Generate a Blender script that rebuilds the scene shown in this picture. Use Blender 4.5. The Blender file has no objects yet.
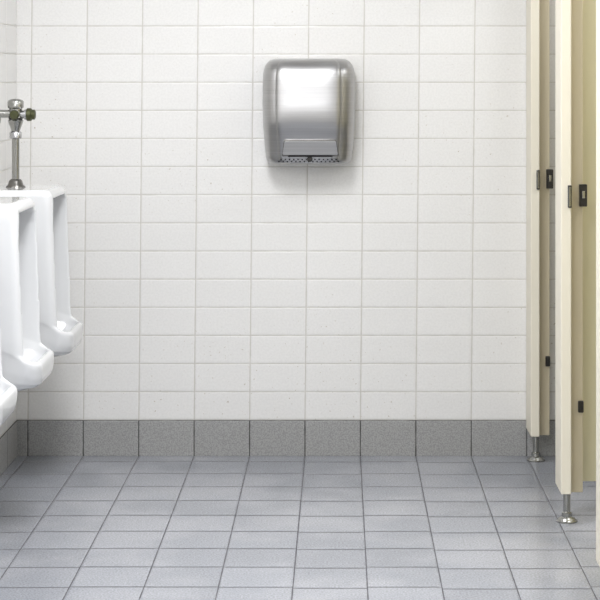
import bpy, bmesh, math, random
from mathutils import Vector, Matrix
S=bpy.context.scene
S.view_settings.view_transform='Standard'
S.view_settings.look='None'
COL=S.collection
D=6.6; F=1828.0; H=1.375
# ---------------------------------------------------------------- helpers
def srgb(r,g,b):
    f=lambda c:(c/255/12.92) if c/255<=0.04045 else ((c/255+0.055)/1.055)**2.4
    return (f(r),f(g),f(b),1)
def mat(name,col,rough=0.5,metal=0.0,noise=0.0,nscale=20,coat=0.0):
    m=bpy.data.materials.new(name); m.use_nodes=True
    nt=m.node_tree; b=nt.nodes['Principled BSDF']
    b.inputs['Roughness'].default_value=rough; b.inputs['Metallic'].default_value=metal
    b.inputs['Coat Weight'].default_value=coat
    n=nt.nodes.new('ShaderNodeTexNoise'); n.inputs['Scale'].default_value=nscale
    tc=nt.nodes.new('ShaderNodeTexCoord'); nt.links.new(tc.outputs['Object'],n.inputs['Vector'])
    r=nt.nodes.new('ShaderNodeMix'); r.data_type='RGBA'
    r.inputs[6].default_value=tuple(c*(1-noise) for c in col[:3])+(1,)
    r.inputs[7].default_value=tuple(min(1,c*(1+noise)) for c in col[:3])+(1,)
    nt.links.new(n.outputs['Fac'],r.inputs[0]); nt.links.new(r.outputs[2],b.inputs['Base Color'])
    return m
class NB:
    def __init__(s,nt): s.nt=nt
    def v(s,x,inp):
        if isinstance(x,(int,float)): inp.default_value=x
        else: s.nt.links.new(x,inp)
    def m(s,op,a,b=0.0,c=0.0):
        n=s.nt.nodes.new('ShaderNodeMath'); n.operation=op
        s.v(a,n.inputs[0]); s.v(b,n.inputs[1]); s.v(c,n.inputs[2]); return n.outputs[0]
    def mr(s,x,a,b,c,d):
        n=s.nt.nodes.new('ShaderNodeMapRange'); n.interpolation_type='SMOOTHSTEP'
        s.v(x,n.inputs[0])
        for i,k in enumerate((a,b,c,d)): n.inputs[i+1].default_value=k
        return n.outputs[0]
    def mix(s,f,a,b,bt='MIX'):
        n=s.nt.nodes.new('ShaderNodeMix'); n.data_type='RGBA'; n.blend_type=bt
        s.v(f,n.inputs[0])
        for x,i in ((a,6),(b,7)):
            if isinstance(x,tuple): n.inputs[i].default_value=x
            else: s.nt.links.new(x,n.inputs[i])
        return n.outputs[2]
def tile_mat(name,ua,va,u0,v0,w,h,gu,gv,tile,grout,rough,shear=0.0,var=0.03,jit=0.0,
             speck=0.0,specs=300,bump=0.4,stain=0.0,tile2=None):
    m=bpy.data.materials.new(name); m.use_nodes=True; nt=m.node_tree; B=NB(nt)
    b=nt.nodes['Principled BSDF']
    g=nt.nodes.new('ShaderNodeNewGeometry'); sp=nt.nodes.new('ShaderNodeSeparateXYZ')
    nt.links.new(g.outputs['Position'],sp.inputs[0])
    U=sp.outputs[ua]; V=sp.outputs[va]
    u=B.m('SUBTRACT',U,u0)
    if shear: u=B.m('SUBTRACT',u,B.m('MULTIPLY',B.m('SUBTRACT',V,0.13),shear))
    u=B.m('DIVIDE',u,w); cu=B.m('FLOOR',u)
    v=B.m('DIVIDE',B.m('SUBTRACT',V,v0),h)
    if jit:
        wn=nt.nodes.new('ShaderNodeTexWhiteNoise'); wn.noise_dimensions='1D'
        nt.links.new(cu,wn.inputs['W'])
        v=B.m('ADD',v,B.m('MULTIPLY',B.m('SUBTRACT',wn.outputs['Value'],0.5),jit))
    cv=B.m('FLOOR',v)
    def edge(x,size):
        f=B.m('FRACT',x); return B.m('MULTIPLY',B.m('MINIMUM',f,B.m('SUBTRACT',1.0,f)),size)
    eu=edge(u,w); ev=edge(v,h)
    nz=nt.nodes.new('ShaderNodeTexNoise'); nz.inputs['Scale'].default_value=25
    nt.links.new(g.outputs['Position'],nz.inputs['Vector'])
    wob=B.m('MULTIPLY',B.m('SUBTRACT',nz.outputs['Fac'],0.5),gu*0.7)
    eu=B.m('ADD',eu,wob); ev=B.m('ADD',ev,wob)
    mu=B.mr(eu,gu*0.3,gu*0.7,0,1); mv=B.mr(ev,gv*0.3,gv*0.7,0,1)
    mask=B.m('MULTIPLY',mu,mv)
    hu=B.mr(eu,gu*0.2,gu*1.3+0.002,0,1); hv=B.mr(ev,gv*0.2,gv*1.0+0.002,0,1)
    hgt=B.m('MULTIPLY',hu,hv)
    cx=nt.nodes.new('ShaderNodeCombineXYZ'); nt.links.new(cu,cx.inputs[0]); nt.links.new(cv,cx.inputs[1])
    w2=nt.nodes.new('ShaderNodeTexWhiteNoise'); w2.noise_dimensions='3D'; nt.links.new(cx.outputs[0],w2.inputs['Vector'])
    base=B.mix(w2.outputs['Value'],tuple(c*(1-var) for c in tile[:3])+(1,),tuple(min(1,c*(1+var)) for c in tile[:3])+(1,))
    if tile2:
        n3=nt.nodes.new('ShaderNodeTexNoise'); n3.inputs['Scale'].default_value=2.2; n3.inputs['Detail'].default_value=5
        nt.links.new(g.outputs['Position'],n3.inputs['Vector'])
        base=B.mix(B.mr(n3.outputs['Fac'],0.4,0.65,0,1),base,tile2)
    if speck:
        n2=nt.nodes.new('ShaderNodeTexNoise'); n2.inputs['Scale'].default_value=specs; n2.inputs['Detail'].default_value=3
        nt.links.new(g.outputs['Position'],n2.inputs['Vector'])
        f=B.mr(n2.outputs['Fac'],0.35,0.65,1-speck,1+speck)
        cc=nt.nodes.new('ShaderNodeCombineXYZ')
        for i in range(3): nt.links.new(f,cc.inputs[i])
        base=B.mix(1.0,base,cc.outputs[0],'MULTIPLY')
    if stain:   # sparse tiny brown flecks in the glaze
        n5=nt.nodes.new('ShaderNodeTexNoise'); n5.inputs['Scale'].default_value=95; n5.inputs['Detail'].default_value=2
        nt.links.new(g.outputs['Position'],n5.inputs['Vector'])
        n6=nt.nodes.new('ShaderNodeTexNoise'); n6.inputs['Scale'].default_value=1.6
        nt.links.new(g.outputs['Position'],n6.inputs['Vector'])
        ff=B.m('MULTIPLY',B.mr(n5.outputs['Fac'],0.66,0.74,0,stain),B.mr(n6.outputs['Fac'],0.42,0.62,0.15,1))
        base=B.mix(ff,base,srgb(170,155,130))
    col=B.mix(mask,grout,base)
    nt.links.new(col,b.inputs['Base Color'])
    nt.links.new(B.m('SUBTRACT',0.8,B.m('MULTIPLY',mask,0.8-rough)),b.inputs['Roughness'])
    bp=nt.nodes.new('ShaderNodeBump'); bp.inputs['Strength'].default_value=bump; bp.inputs['Distance'].default_value=0.002
    n4=nt.nodes.new('ShaderNodeTexNoise'); n4.inputs['Scale'].default_value=9
    nt.links.new(g.outputs['Position'],n4.inputs['Vector'])
    nt.links.new(B.m('ADD',hgt,B.m('MULTIPLY',n4.outputs['Fac'],0.5)),bp.inputs['Height']); nt.links.new(bp.outputs[0],b.inputs['Normal'])
    return m
def link(ob,m=None,parent=None):
    COL.objects.link(ob)
    if m: ob.data.materials.append(m)
    if parent: ob.parent=parent
    return ob
def empty(name,loc=(0,0,0)):
    e=bpy.data.objects.new(name,None); e.location=loc; e.empty_display_size=0.1; COL.objects.link(e); return e
def box(name,lo,hi,m,parent=None,bev=0.0,seg=2):
    bm=bmesh.new(); bmesh.ops.create_cube(bm,size=1)
    for v in bm.verts:
        v.co=Vector([(lo[i]+hi[i])/2+v.co[i]*(hi[i]-lo[i]) for i in range(3)])
    if bev: bmesh.ops.bevel(bm,geom=bm.edges[:],offset=bev,segments=seg,affect='EDGES',profile=0.5)
    me=bpy.data.meshes.new(name); bm.to_mesh(me); bm.free()
    return link(bpy.data.objects.new(name,me),m,parent)
def lathe(name,prof,m,parent=None,axis='Z',loc=(0,0,0),n=32):
    bm=bmesh.new(); rings=[]
    for r,h in prof:
        rings.append([bm.verts.new((r*math.cos(2*math.pi*i/n),r*math.sin(2*math.pi*i/n),h)) for i in range(n)])
    for a,b in zip(rings,rings[1:]):
        for i in range(n):
            j=(i+1)%n; f=bm.faces.new((a[i],a[j],b[j],b[i])); f.smooth=True
    bm.faces.new(rings[0][::-1]); bm.faces.new(rings[-1])
    if axis=='X': bmesh.ops.rotate(bm,verts=bm.verts,cent=(0,0,0),matrix=Matrix.Rotation(math.pi/2,3,'Y'))
    if axis=='Y': bmesh.ops.rotate(bm,verts=bm.verts,cent=(0,0,0),matrix=Matrix.Rotation(-math.pi/2,3,'X'))
    bmesh.ops.translate(bm,verts=bm.verts,vec=loc)
    bmesh.ops.recalc_face_normals(bm,faces=bm.faces)
    me=bpy.data.meshes.new(name); bm.to_mesh(me); bm.free()
    try: me.set_sharp_from_angle(angle=math.radians(50))
    except Exception: pass
    return link(bpy.data.objects.new(name,me),m,parent)
def loft(rings,name='tmp',smooth=True):
    bm=bmesh.new(); R=[[bm.verts.new(p) for p in r] for r in rings]; n=len(R[0])
    for a,b in zip(R,R[1:]):
        for i in range(n):
            j=(i+1)%n; f=bm.faces.new((a[i],a[j],b[j],b[i])); f.smooth=smooth
    bm.faces.new(R[0][::-1]); bm.faces.new(R[-1])
    bmesh.ops.recalc_face_normals(bm,faces=bm.faces)
    me=bpy.data.meshes.new(name); bm.to_mesh(me); bm.free(); return me
# ---------------------------------------------------------------- materials
U0=-0.1264; TW=0.2; TH=0.1016; Z0=0.1295
white=srgb(237,236,234); groutw=srgb(208,205,199)
M_back=tile_mat('glazed_wall_tile_back',0,2,U0,Z0,TW,TH,0.0042,0.0034,white,groutw,0.25,shear=0.0095,var=0.012,bump=0.38,speck=0.022,specs=130,stain=0.7)
M_side=tile_mat('glazed_wall_tile_side',1,2,6.6,Z0,TW,TH,0.0042,0.0034,white,groutw,0.25,var=0.012,bump=0.38)
M_floor=tile_mat('grey_floor_tile',0,1,U0,6.5,0.2,0.2,0.0040,0.0072,srgb(150,153,160),srgb(92,92,97),0.18,var=0.08,jit=0.12,speck=0.14,specs=180,bump=0.35,tile2=srgb(166,168,174))
M_base=tile_mat('grey_skirting_tile',0,2,U0,-0.3,0.2,0.43,0.004,0.004,srgb(160,160,159),srgb(80,79,77),0.4,var=0.03,speck=0.18,specs=210,bump=0.4)
M_base_s=tile_mat('grey_skirting_tile_side',1,2,6.6,-0.3,0.2,0.43,0.004,0.004,srgb(160,160,159),srgb(80,79,77),0.4,var=0.03,speck=0.18,specs=210,bump=0.4)
M_ceil=mat('ceiling_paint',srgb(235,236,237),0.9,noise=0.01)
M_porc=mat('white_porcelain',srgb(229,230,231),0.10,noise=0.004,nscale=3,coat=0.5)
M_chrome=mat('chrome',srgb(190,190,192),0.18,1.0,noise=0.03)
M_vchrome=mat('valve_chrome',srgb(168,168,164),0.22,1.0,noise=0.1,nscale=60)
M_dchrome=mat('aged_chrome',srgb(120,118,114),0.28,1.0,noise=0.15,nscale=60)
M_brass=mat('dark_brass',srgb(88,90,66),0.35,0.9,noise=0.2,nscale=80)
M_black=mat('black_plastic',srgb(38,36,34),0.4,noise=0.05)
M_dark=mat('dark_void',srgb(22,22,24),0.6,noise=0.05)
M_cream=mat('cream_laminate',srgb(234,228,211),0.45,noise=0.015,nscale=5)
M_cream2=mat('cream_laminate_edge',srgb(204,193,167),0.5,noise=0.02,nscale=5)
M_yell=mat('yellow_laminate',srgb(226,219,186),0.4,noise=0.015,nscale=5)
M_steel=bpy.data.materials.new('brushed_stainless'); M_steel.use_nodes=True
nt=M_steel.node_tree; b=nt.nodes['Principled BSDF']; B=NB(nt)
b.inputs['Metallic'].default_value=1; b.inputs['Anisotropic'].default_value=0.3
tc=nt.nodes.new('ShaderNodeTexCoord'); mp=nt.nodes.new('ShaderNodeMapping'); mp.inputs['Scale'].default_value=(3,3,600)
nt.links.new(tc.outputs['Object'],mp.inputs[0])
nz=nt.nodes.new('ShaderNodeTexNoise'); nz.inputs['Scale'].default_value=1; nz.inputs['Detail'].default_value=4
nt.links.new(mp.outputs[0],nz.inputs['Vector'])
nt.links.new(B.mix(nz.outputs['Fac'],srgb(158,158,159),srgb(200,199,198)),b.inputs['Base Color'])
nt.links.new(B.mr(nz.outputs['Fac'],0.3,0.7,0.29,0.38),b.inputs['Roughness'])
bp=nt.nodes.new('ShaderNodeBump'); bp.inputs['Strength'].default_value=0.02; bp.inputs['Distance'].default_value=0.001
nt.links.new(nz.outputs['Fac'],bp.inputs['Height']); nt.links.new(bp.outputs[0],b.inputs['Normal'])
# ---------------------------------------------------------------- room
XL,XR,YF,YB,ZC=-1.168,2.1,-1.2,6.6,2.7
t=0.1
box('floor',(XL-t,YF-t,-t),(XR+t,YB+t,0),M_floor)
box('ceiling',(XL-t,YF-t,ZC),(XR+t,YB+t,ZC+t),M_ceil)
box('wall_back',(XL-t,YB,0),(XR+t,YB+t,ZC),M_back)
box('wall_left',(XL-t,YF,0),(XL,YB,ZC),M_side)
box('wall_right',(XR,YF,0),(XR+t,YB,ZC),M_side)
box('wall_front',(XL-t,YF-t,0),(XR+t,YF,ZC),M_back)
box('baseboard_back',(XL,YB-0.004,0),(XR,YB,Z0),M_base,bev=0.001,seg=1)
box('baseboard_left',(XL,YF,0),(XL+0.004,YB-0.004,Z0),M_base_s,bev=0.001,seg=1)
box('baseboard_right',(XR-0.004,YF,0),(XR,YB-0.004,Z0),M_base_s,bev=0.001,seg=1)
# ---------------------------------------------------------------- urinals
def rrect(p0,p1,hw,z,rf,rb,n=8):
    pts=[]
    def arc(cx,cy,r,a0,a1):
        for i in range(n+1):
            a=a0+(a1-a0)*i/n; pts.append((cx+r*math.cos(a),cy+r*math.sin(a),z))
    rf=min(rf,hw*0.98,(p1-p0)*0.49); rb=min(rb,hw*0.98,(p1-p0)*0.49)
    arc(p1-rf,hw-rf,rf,0,math.pi/2); arc(p0+rb,hw-rb,rb,math.pi/2,math.pi)
    arc(p0+rb,-hw+rb,rb,math.pi,1.5*math.pi); arc(p1-rf,-hw+rf,rf,1.5*math.pi,2*math.pi)
    return pts
out=[(0.433,0.13,0.10,.05),(0.436,0.18,0.115,.06),(0.444,0.237,0.130,.07),(0.458,0.271,0.142,.07),(0.478,0.284,0.150,.065),
     (0.515,0.289,0.156,.06),(0.545,0.291,0.160,.055),(0.558,0.290,0.162,.055),(0.564,0.285,0.163,.055),(0.573,0.254,0.166,.045),(0.60,0.244,0.168,.03),(0.70,0.238,0.171,.026),(0.85,0.232,0.173,.026),
     (0.95,0.228,0.174,.026),(0.98,0.224,0.173,.028),(0.992,0.216,0.168,.03),(0.998,0.203,0.158,.04)]
body=loft([rrect(0,p,hw,z,rf,0.006) for z,p,hw,rf in out])
cut=[(0.470,0.12,0.19,0.03,.03),(0.478,0.08,0.235,0.08,.05),(0.50,0.06,0.260,0.118,.055),(0.54,0.055,0.271,0.140,.045),(0.5655,0.05,0.273,0.146,.042),(0.566,0.05,0.60,0.147,.02),
     (0.70,0.05,0.60,0.152,.02),(0.85,0.055,0.60,0.153,.02),(0.92,0.07,0.60,0.150,.02),(0.952,0.10,0.60,0.141,.02),(0.968,0.15,0.60,0.128,.02)]
cav=loft([rrect(p0,p1,hw,z,rf,0.09) for z,p0,p1,hw,rf in cut])
ob=bpy.data.objects.new('tmp_body',body); oc=bpy.data.objects.new('tmp_cav',cav)
COL.objects.link(ob); COL.objects.link(oc)
mo=ob.modifiers.new('b','BOOLEAN'); mo.object=oc; mo.operation='DIFFERENCE'; mo.solver='EXACT'
rm=ob.modifiers.new('r','REMESH'); rm.mode='VOXEL'; rm.voxel_size=0.0036; rm.use_smooth_shade=True
sm=ob.modifiers.new('s','SMOOTH'); sm.factor=0.6; sm.iterations=5
dg=bpy.context.evaluated_depsgraph_get(); dg.update()
ume=bpy.data.meshes.new_from_object(ob.evaluated_get(dg)); ume.name='urinal_bowl'
for p in ume.polygons: p.use_smooth=True
mn=min(v.co.x for v in ume.vertices)
ss=lambda x:(lambda q:q*q*(3-2*q))(max(0,min(1,x)))
for v in ume.vertices:
    v.co.x-=mn
    k=ss((v.co.x-0.15)/0.15)
    wz=ss((0.66-v.co.z)/0.09)*(0.1+0.9*ss((v.co.z-0.44)/0.09))
    v.co.z-=0.038*k*wz
ume.materials.clear(); ume.materials.append(M_porc)
bpy.data.objects.remove(ob); bpy.data.objects.remove(oc)
def urinal(y):
    e=empty('urinal',(XL+0.0005,y,0))
    o=bpy.data.objects.new('bowl',ume); COL.objects.link(o); o.parent=e
    px=0.078
    L=lambda nm,pr,m,ax='Z',loc=(0,0,0),n=28: lathe(nm,pr,m,e,ax,loc,n)
    L('spud_flange',[(0.033,0.990),(0.033,1.000),(0.026,1.006),(0.022,1.020),(0.016,1.026)],M_dchrome,loc=(px,0,0))
    L('flush_pipe',[(0.0125,1.02),(0.0125,1.18)],M_vchrome,loc=(px,0,0))
    L('pipe_nut',[(0.014,1.160),(0.020,1.163),(0.020,1.182),(0.016,1.186)],M_chrome,loc=(px,0,0),n=8)
    L('valve_body',[(0.014,1.186),(0.017,1.196),(0.024,1.215),(0.026,1.222),(0.022,1.226),(0.022,1.262),(0.027,1.266),(0.027,1.285),(0.024,1.290),(0.012,1.295)],M_vchrome,loc=(px,0,0))
    L('valve_collar',[(0.0235,1.226),(0.0235,1.232)],M_black,loc=(px,0,0))
    L('supply_arm',[(0.016,0.0),(0.030,0.001),(0.030,0.004),(0.014,0.010),(0.013,px-0.01)],M_vchrome,'X',(0,0,1.245))
    L('flush_button_neck',[(0.013,0.015),(0.013,0.030),(0.018,0.031),(0.018,0.038)],M_chrome,'X',(px,0,1.242))
    L('flush_button',[(0.018,0.036),(0.022,0.039),(0.022,0.052),(0.017,0.056),(0.017,0.064),(0.012,0.067)],M_brass,'X',(px,0,1.242),n=12)
    L('stop_cap',[(0.013,-0.034),(0.016,-0.030),(0.016,-0.018),(0.012,0.0)],M_brass,'Y',(px,0,1.242))
    L('drain_grate',[(0.025,0.466),(0.025,0.475),(0.02,0.477)],M_chrome,loc=(0.145,0,0.0))
    return e
for y in (6.14,5.50,4.86): urinal(y)
# ---------------------------------------------------------------- hand dryer
cx=-0.111
dr=empty('hand_dryer',(cx,YB,0))
lev=[(1.0600,0.136,0.120),(1.0615,0.143,0.127),(1.066,0.1495,0.131),(1.08,0.1545,0.135),(1.11,0.158,0.142),(1.145,0.1605,0.152),(1.165,0.162,0.160),
     (1.180,0.163,0.167),(1.192,0.164,0.172),(1.205,0.1645,0.175),(1.225,0.165,0.176),(1.25,0.166,0.175),(1.275,0.1665,0.172),(1.30,0.1665,0.169),(1.33,0.1665,0.166),(1.36,0.1655,0.163),(1.38,0.164,0.159),
     (1.396,0.161,0.153),(1.409,0.1565,0.146),(1.419,0.150,0.137),(1.427,0.141,0.125),(1.432,0.130,0.108),(1.434,0.115,0.085)]
EX,EY=0.38,0.44
def dsec(z,hw,dp,n=56):
    pts=[(hw,-0.0005,z)]
    for i in range(1,n):
        a=math.pi*i/n
        c=math.cos(a); s_=math.sin(a)
        x=hw*math.copysign(abs(c)**EX,c); y=-dp*abs(s_)**EY
        pts.append((x,y,z))
    pts.append((-hw,-0.0005,z)); return pts
me=loft([dsec(*l) for l in lev],'dryer_shell')
o=link(bpy.data.objects.new('shell',me),M_steel,dr)
def csec(z,hw,dp,n=24):
    k=0.70; pts=[]
    for i in range(n+1):
        x=hw*k*(1-2*i/n)
        c=min(1,(abs(x)/hw)**(1/EX)); s_=math.sqrt(1-c*c)
        edge=min(1,(1-abs(x)/(hw*k))*30)
        pts.append((x,-dp*s_**EY-0.003*edge**0.5,z))
    pts.append((-hw*k,-dp*0.8,z)); pts.append((hw*k,-dp*0.8,z)); return pts
me=loft([csec(*l) for l in lev[1:-1]],'dryer_cover')
link(bpy.data.objects.new('front_cover',me),M_steel,dr)
def plate(name,x0,x1,x2,x3,z0,z1,y0,y1,thick,m):
    bm=bmesh.new()
    f=[bm.verts.new(p) for p in ((x0,y0,z0),(x1,y0,z0),(x3,y1,z1),(x2,y1,z1))]
    bk=[bm.verts.new((v.co.x,v.co.y+thick,v.co.z)) for v in f]
    bm.faces.new(f); bm.faces.new(bk[::-1])
    for i in range(4):
        j=(i+1)%4; bm.faces.new((f[j],f[i],bk[i],bk[j]))
    bmesh.ops.recalc_face_normals(bm,faces=bm.faces)
    bmesh.ops.bevel(bm,geom=bm.edges[:],offset=0.0025,segments=2,affect='EDGES')
    me=bpy.data.meshes.new(name); bm.to_mesh(me); bm.free()
    return link(bpy.data.objects.new(name,me),m,dr)
plate('nozzle_gap',-0.095,0.107,-0.087,0.099,1.087,1.146,-0.143,-0.160,0.03,M_dchrome)
plate('nozzle',-0.092,0.104,-0.084,0.096,1.093,1.143,-0.160,-0.166,0.04,M_steel)
plate('nozzle_lip',-0.076,0.088,-0.071,0.083,1.0855,1.092,-0.150,-0.156,0.04,M_black)
for r in range(2):
    for i in range(15-r):
        x=-0.105+0.0075*r+0.015*i
        z=1.0665+0.0075*r
        box('vent_hole',(x-0.0028,-0.1385-0.003*r,z),(x+0.0028,-0.120,z+0.0042),M_dark,dr,bev=0.0013)
lathe('sensor_window',[(0.010,0.0),(0.010,0.006),(0.007,0.008)],M_black,dr,'Y',(0.004,-0.1475,1.078),20)
# ---------------------------------------------------------------- stall partitions
def stall(y0,y1,withpanel=True):
    yc=(y0+y1)/2; e=empty('toilet_stall_partition',(0,0,0))
    zb=0.10; zt=2.02
    box('pilaster',(0.672,y0,zb),(0.703,y1,zt),M_cream,e,bev=0.003)
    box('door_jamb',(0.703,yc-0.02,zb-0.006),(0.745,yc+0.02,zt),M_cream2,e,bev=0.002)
    if withpanel: box('divider_panel',(0.735,y1+0.03,zb),(XR-0.001,y1+0.055,zt),M_yell,e,bev=0.002)
    if withpanel: box('divider_bracket',(0.700,y1-0.03,zt-0.10),(0.737,y1+0.05,zt-0.06),M_chrome,e,bev=0.002)
    box('strike_plate',(0.692,y0-0.010,0.972),(0.7035,y0+0.012,1.040),M_black,e,bev=0.002)
    box('strike_face',(0.694,y0-0.0125,0.976),(0.7015,y0+0.0,1.036),M_vchrome,e,bev=0.001)
    box('latch_housing',(0.733,yc-0.034,0.972),(0.757,yc-0.012,1.040),M_black,e,bev=0.002)
    box('latch_window',(0.741,yc-0.0365,0.997),(0.750,yc-0.032,1.020),M_chrome,e,bev=0.001)
    box('latch_foot',(0.730,yc-0.030,0.340),(0.747,yc-0.015,0.376),M_black,e,bev=0.003)
    lx=0.6985
    lathe('leg',[(0.011,0.004),(0.011,zb+0.01)],M_vchrome,e,'Z',(lx,yc,0))
    lathe('foot_flange',[(0.033,0.0),(0.033,0.004),(0.027,0.007),(0.026,0.011),(0.016,0.016),(0.0155,0.028),(0.011,0.031)],M_vchrome,e,'Z',(lx,yc,0))
    return e
stall(6.44,6.5985,False)
stall(5.555,5.705)
stall(4.65,4.80)
box('trim_1',(0.672,1.5,2.02),(0.703,6.5985,2.06),M_dchrome,bev=0.004)
# ---------------------------------------------------------------- lighting
M_em=bpy.data.materials.new('light_diffuser'); M_em.use_nodes=True
bb=M_em.node_tree.nodes['Principled BSDF']; bb.inputs['Emission Color'].default_value=(1,1,1,1); bb.inputs['Emission Strength'].default_value=1.5
for i,(x,y,e) in enumerate(((-0.4,4.5,46),(-0.4,2.2,36),(-0.4,0.2,32),(1.45,5.3,12),(1.45,3.0,11))):
    f=empty('ceiling_light',(x,y,ZC))
    box('housing',(-0.32,-0.62,-0.05),(0.32,0.62,-0.0005),M_ceil,f,bev=0.004)
    box('diffuser',(-0.29,-0.59,-0.056),(0.29,0.59,-0.048),M_em,f)
    l=bpy.data.lights.new('lamp','AREA'); l.shape='RECTANGLE'; l.size=0.55; l.size_y=1.15; l.energy=e; l.color=(0.975,0.98,1)
    lo=bpy.data.objects.new('lamp',l); COL.objects.link(lo); lo.parent=f; lo.location=(0,0,-0.06)
w=bpy.data.worlds.new('world'); S.world=w; w.use_nodes=True
w.node_tree.nodes['Background'].inputs[0].default_value=(0.9,0.95,1,1); w.node_tree.nodes['Background'].inputs[1].default_value=0.5
# ---------------------------------------------------------------- camera
c=bpy.data.cameras.new('camera'); co=bpy.data.objects.new('camera',c); COL.objects.link(co)
co.location=(0,0,H); co.rotation_euler=(math.pi/2,0,0)
c.sensor_width=36; c.lens=F/600*36; c.shift_x=-40/600; c.shift_y=-225/600
c.clip_start=0.05
S.camera=co
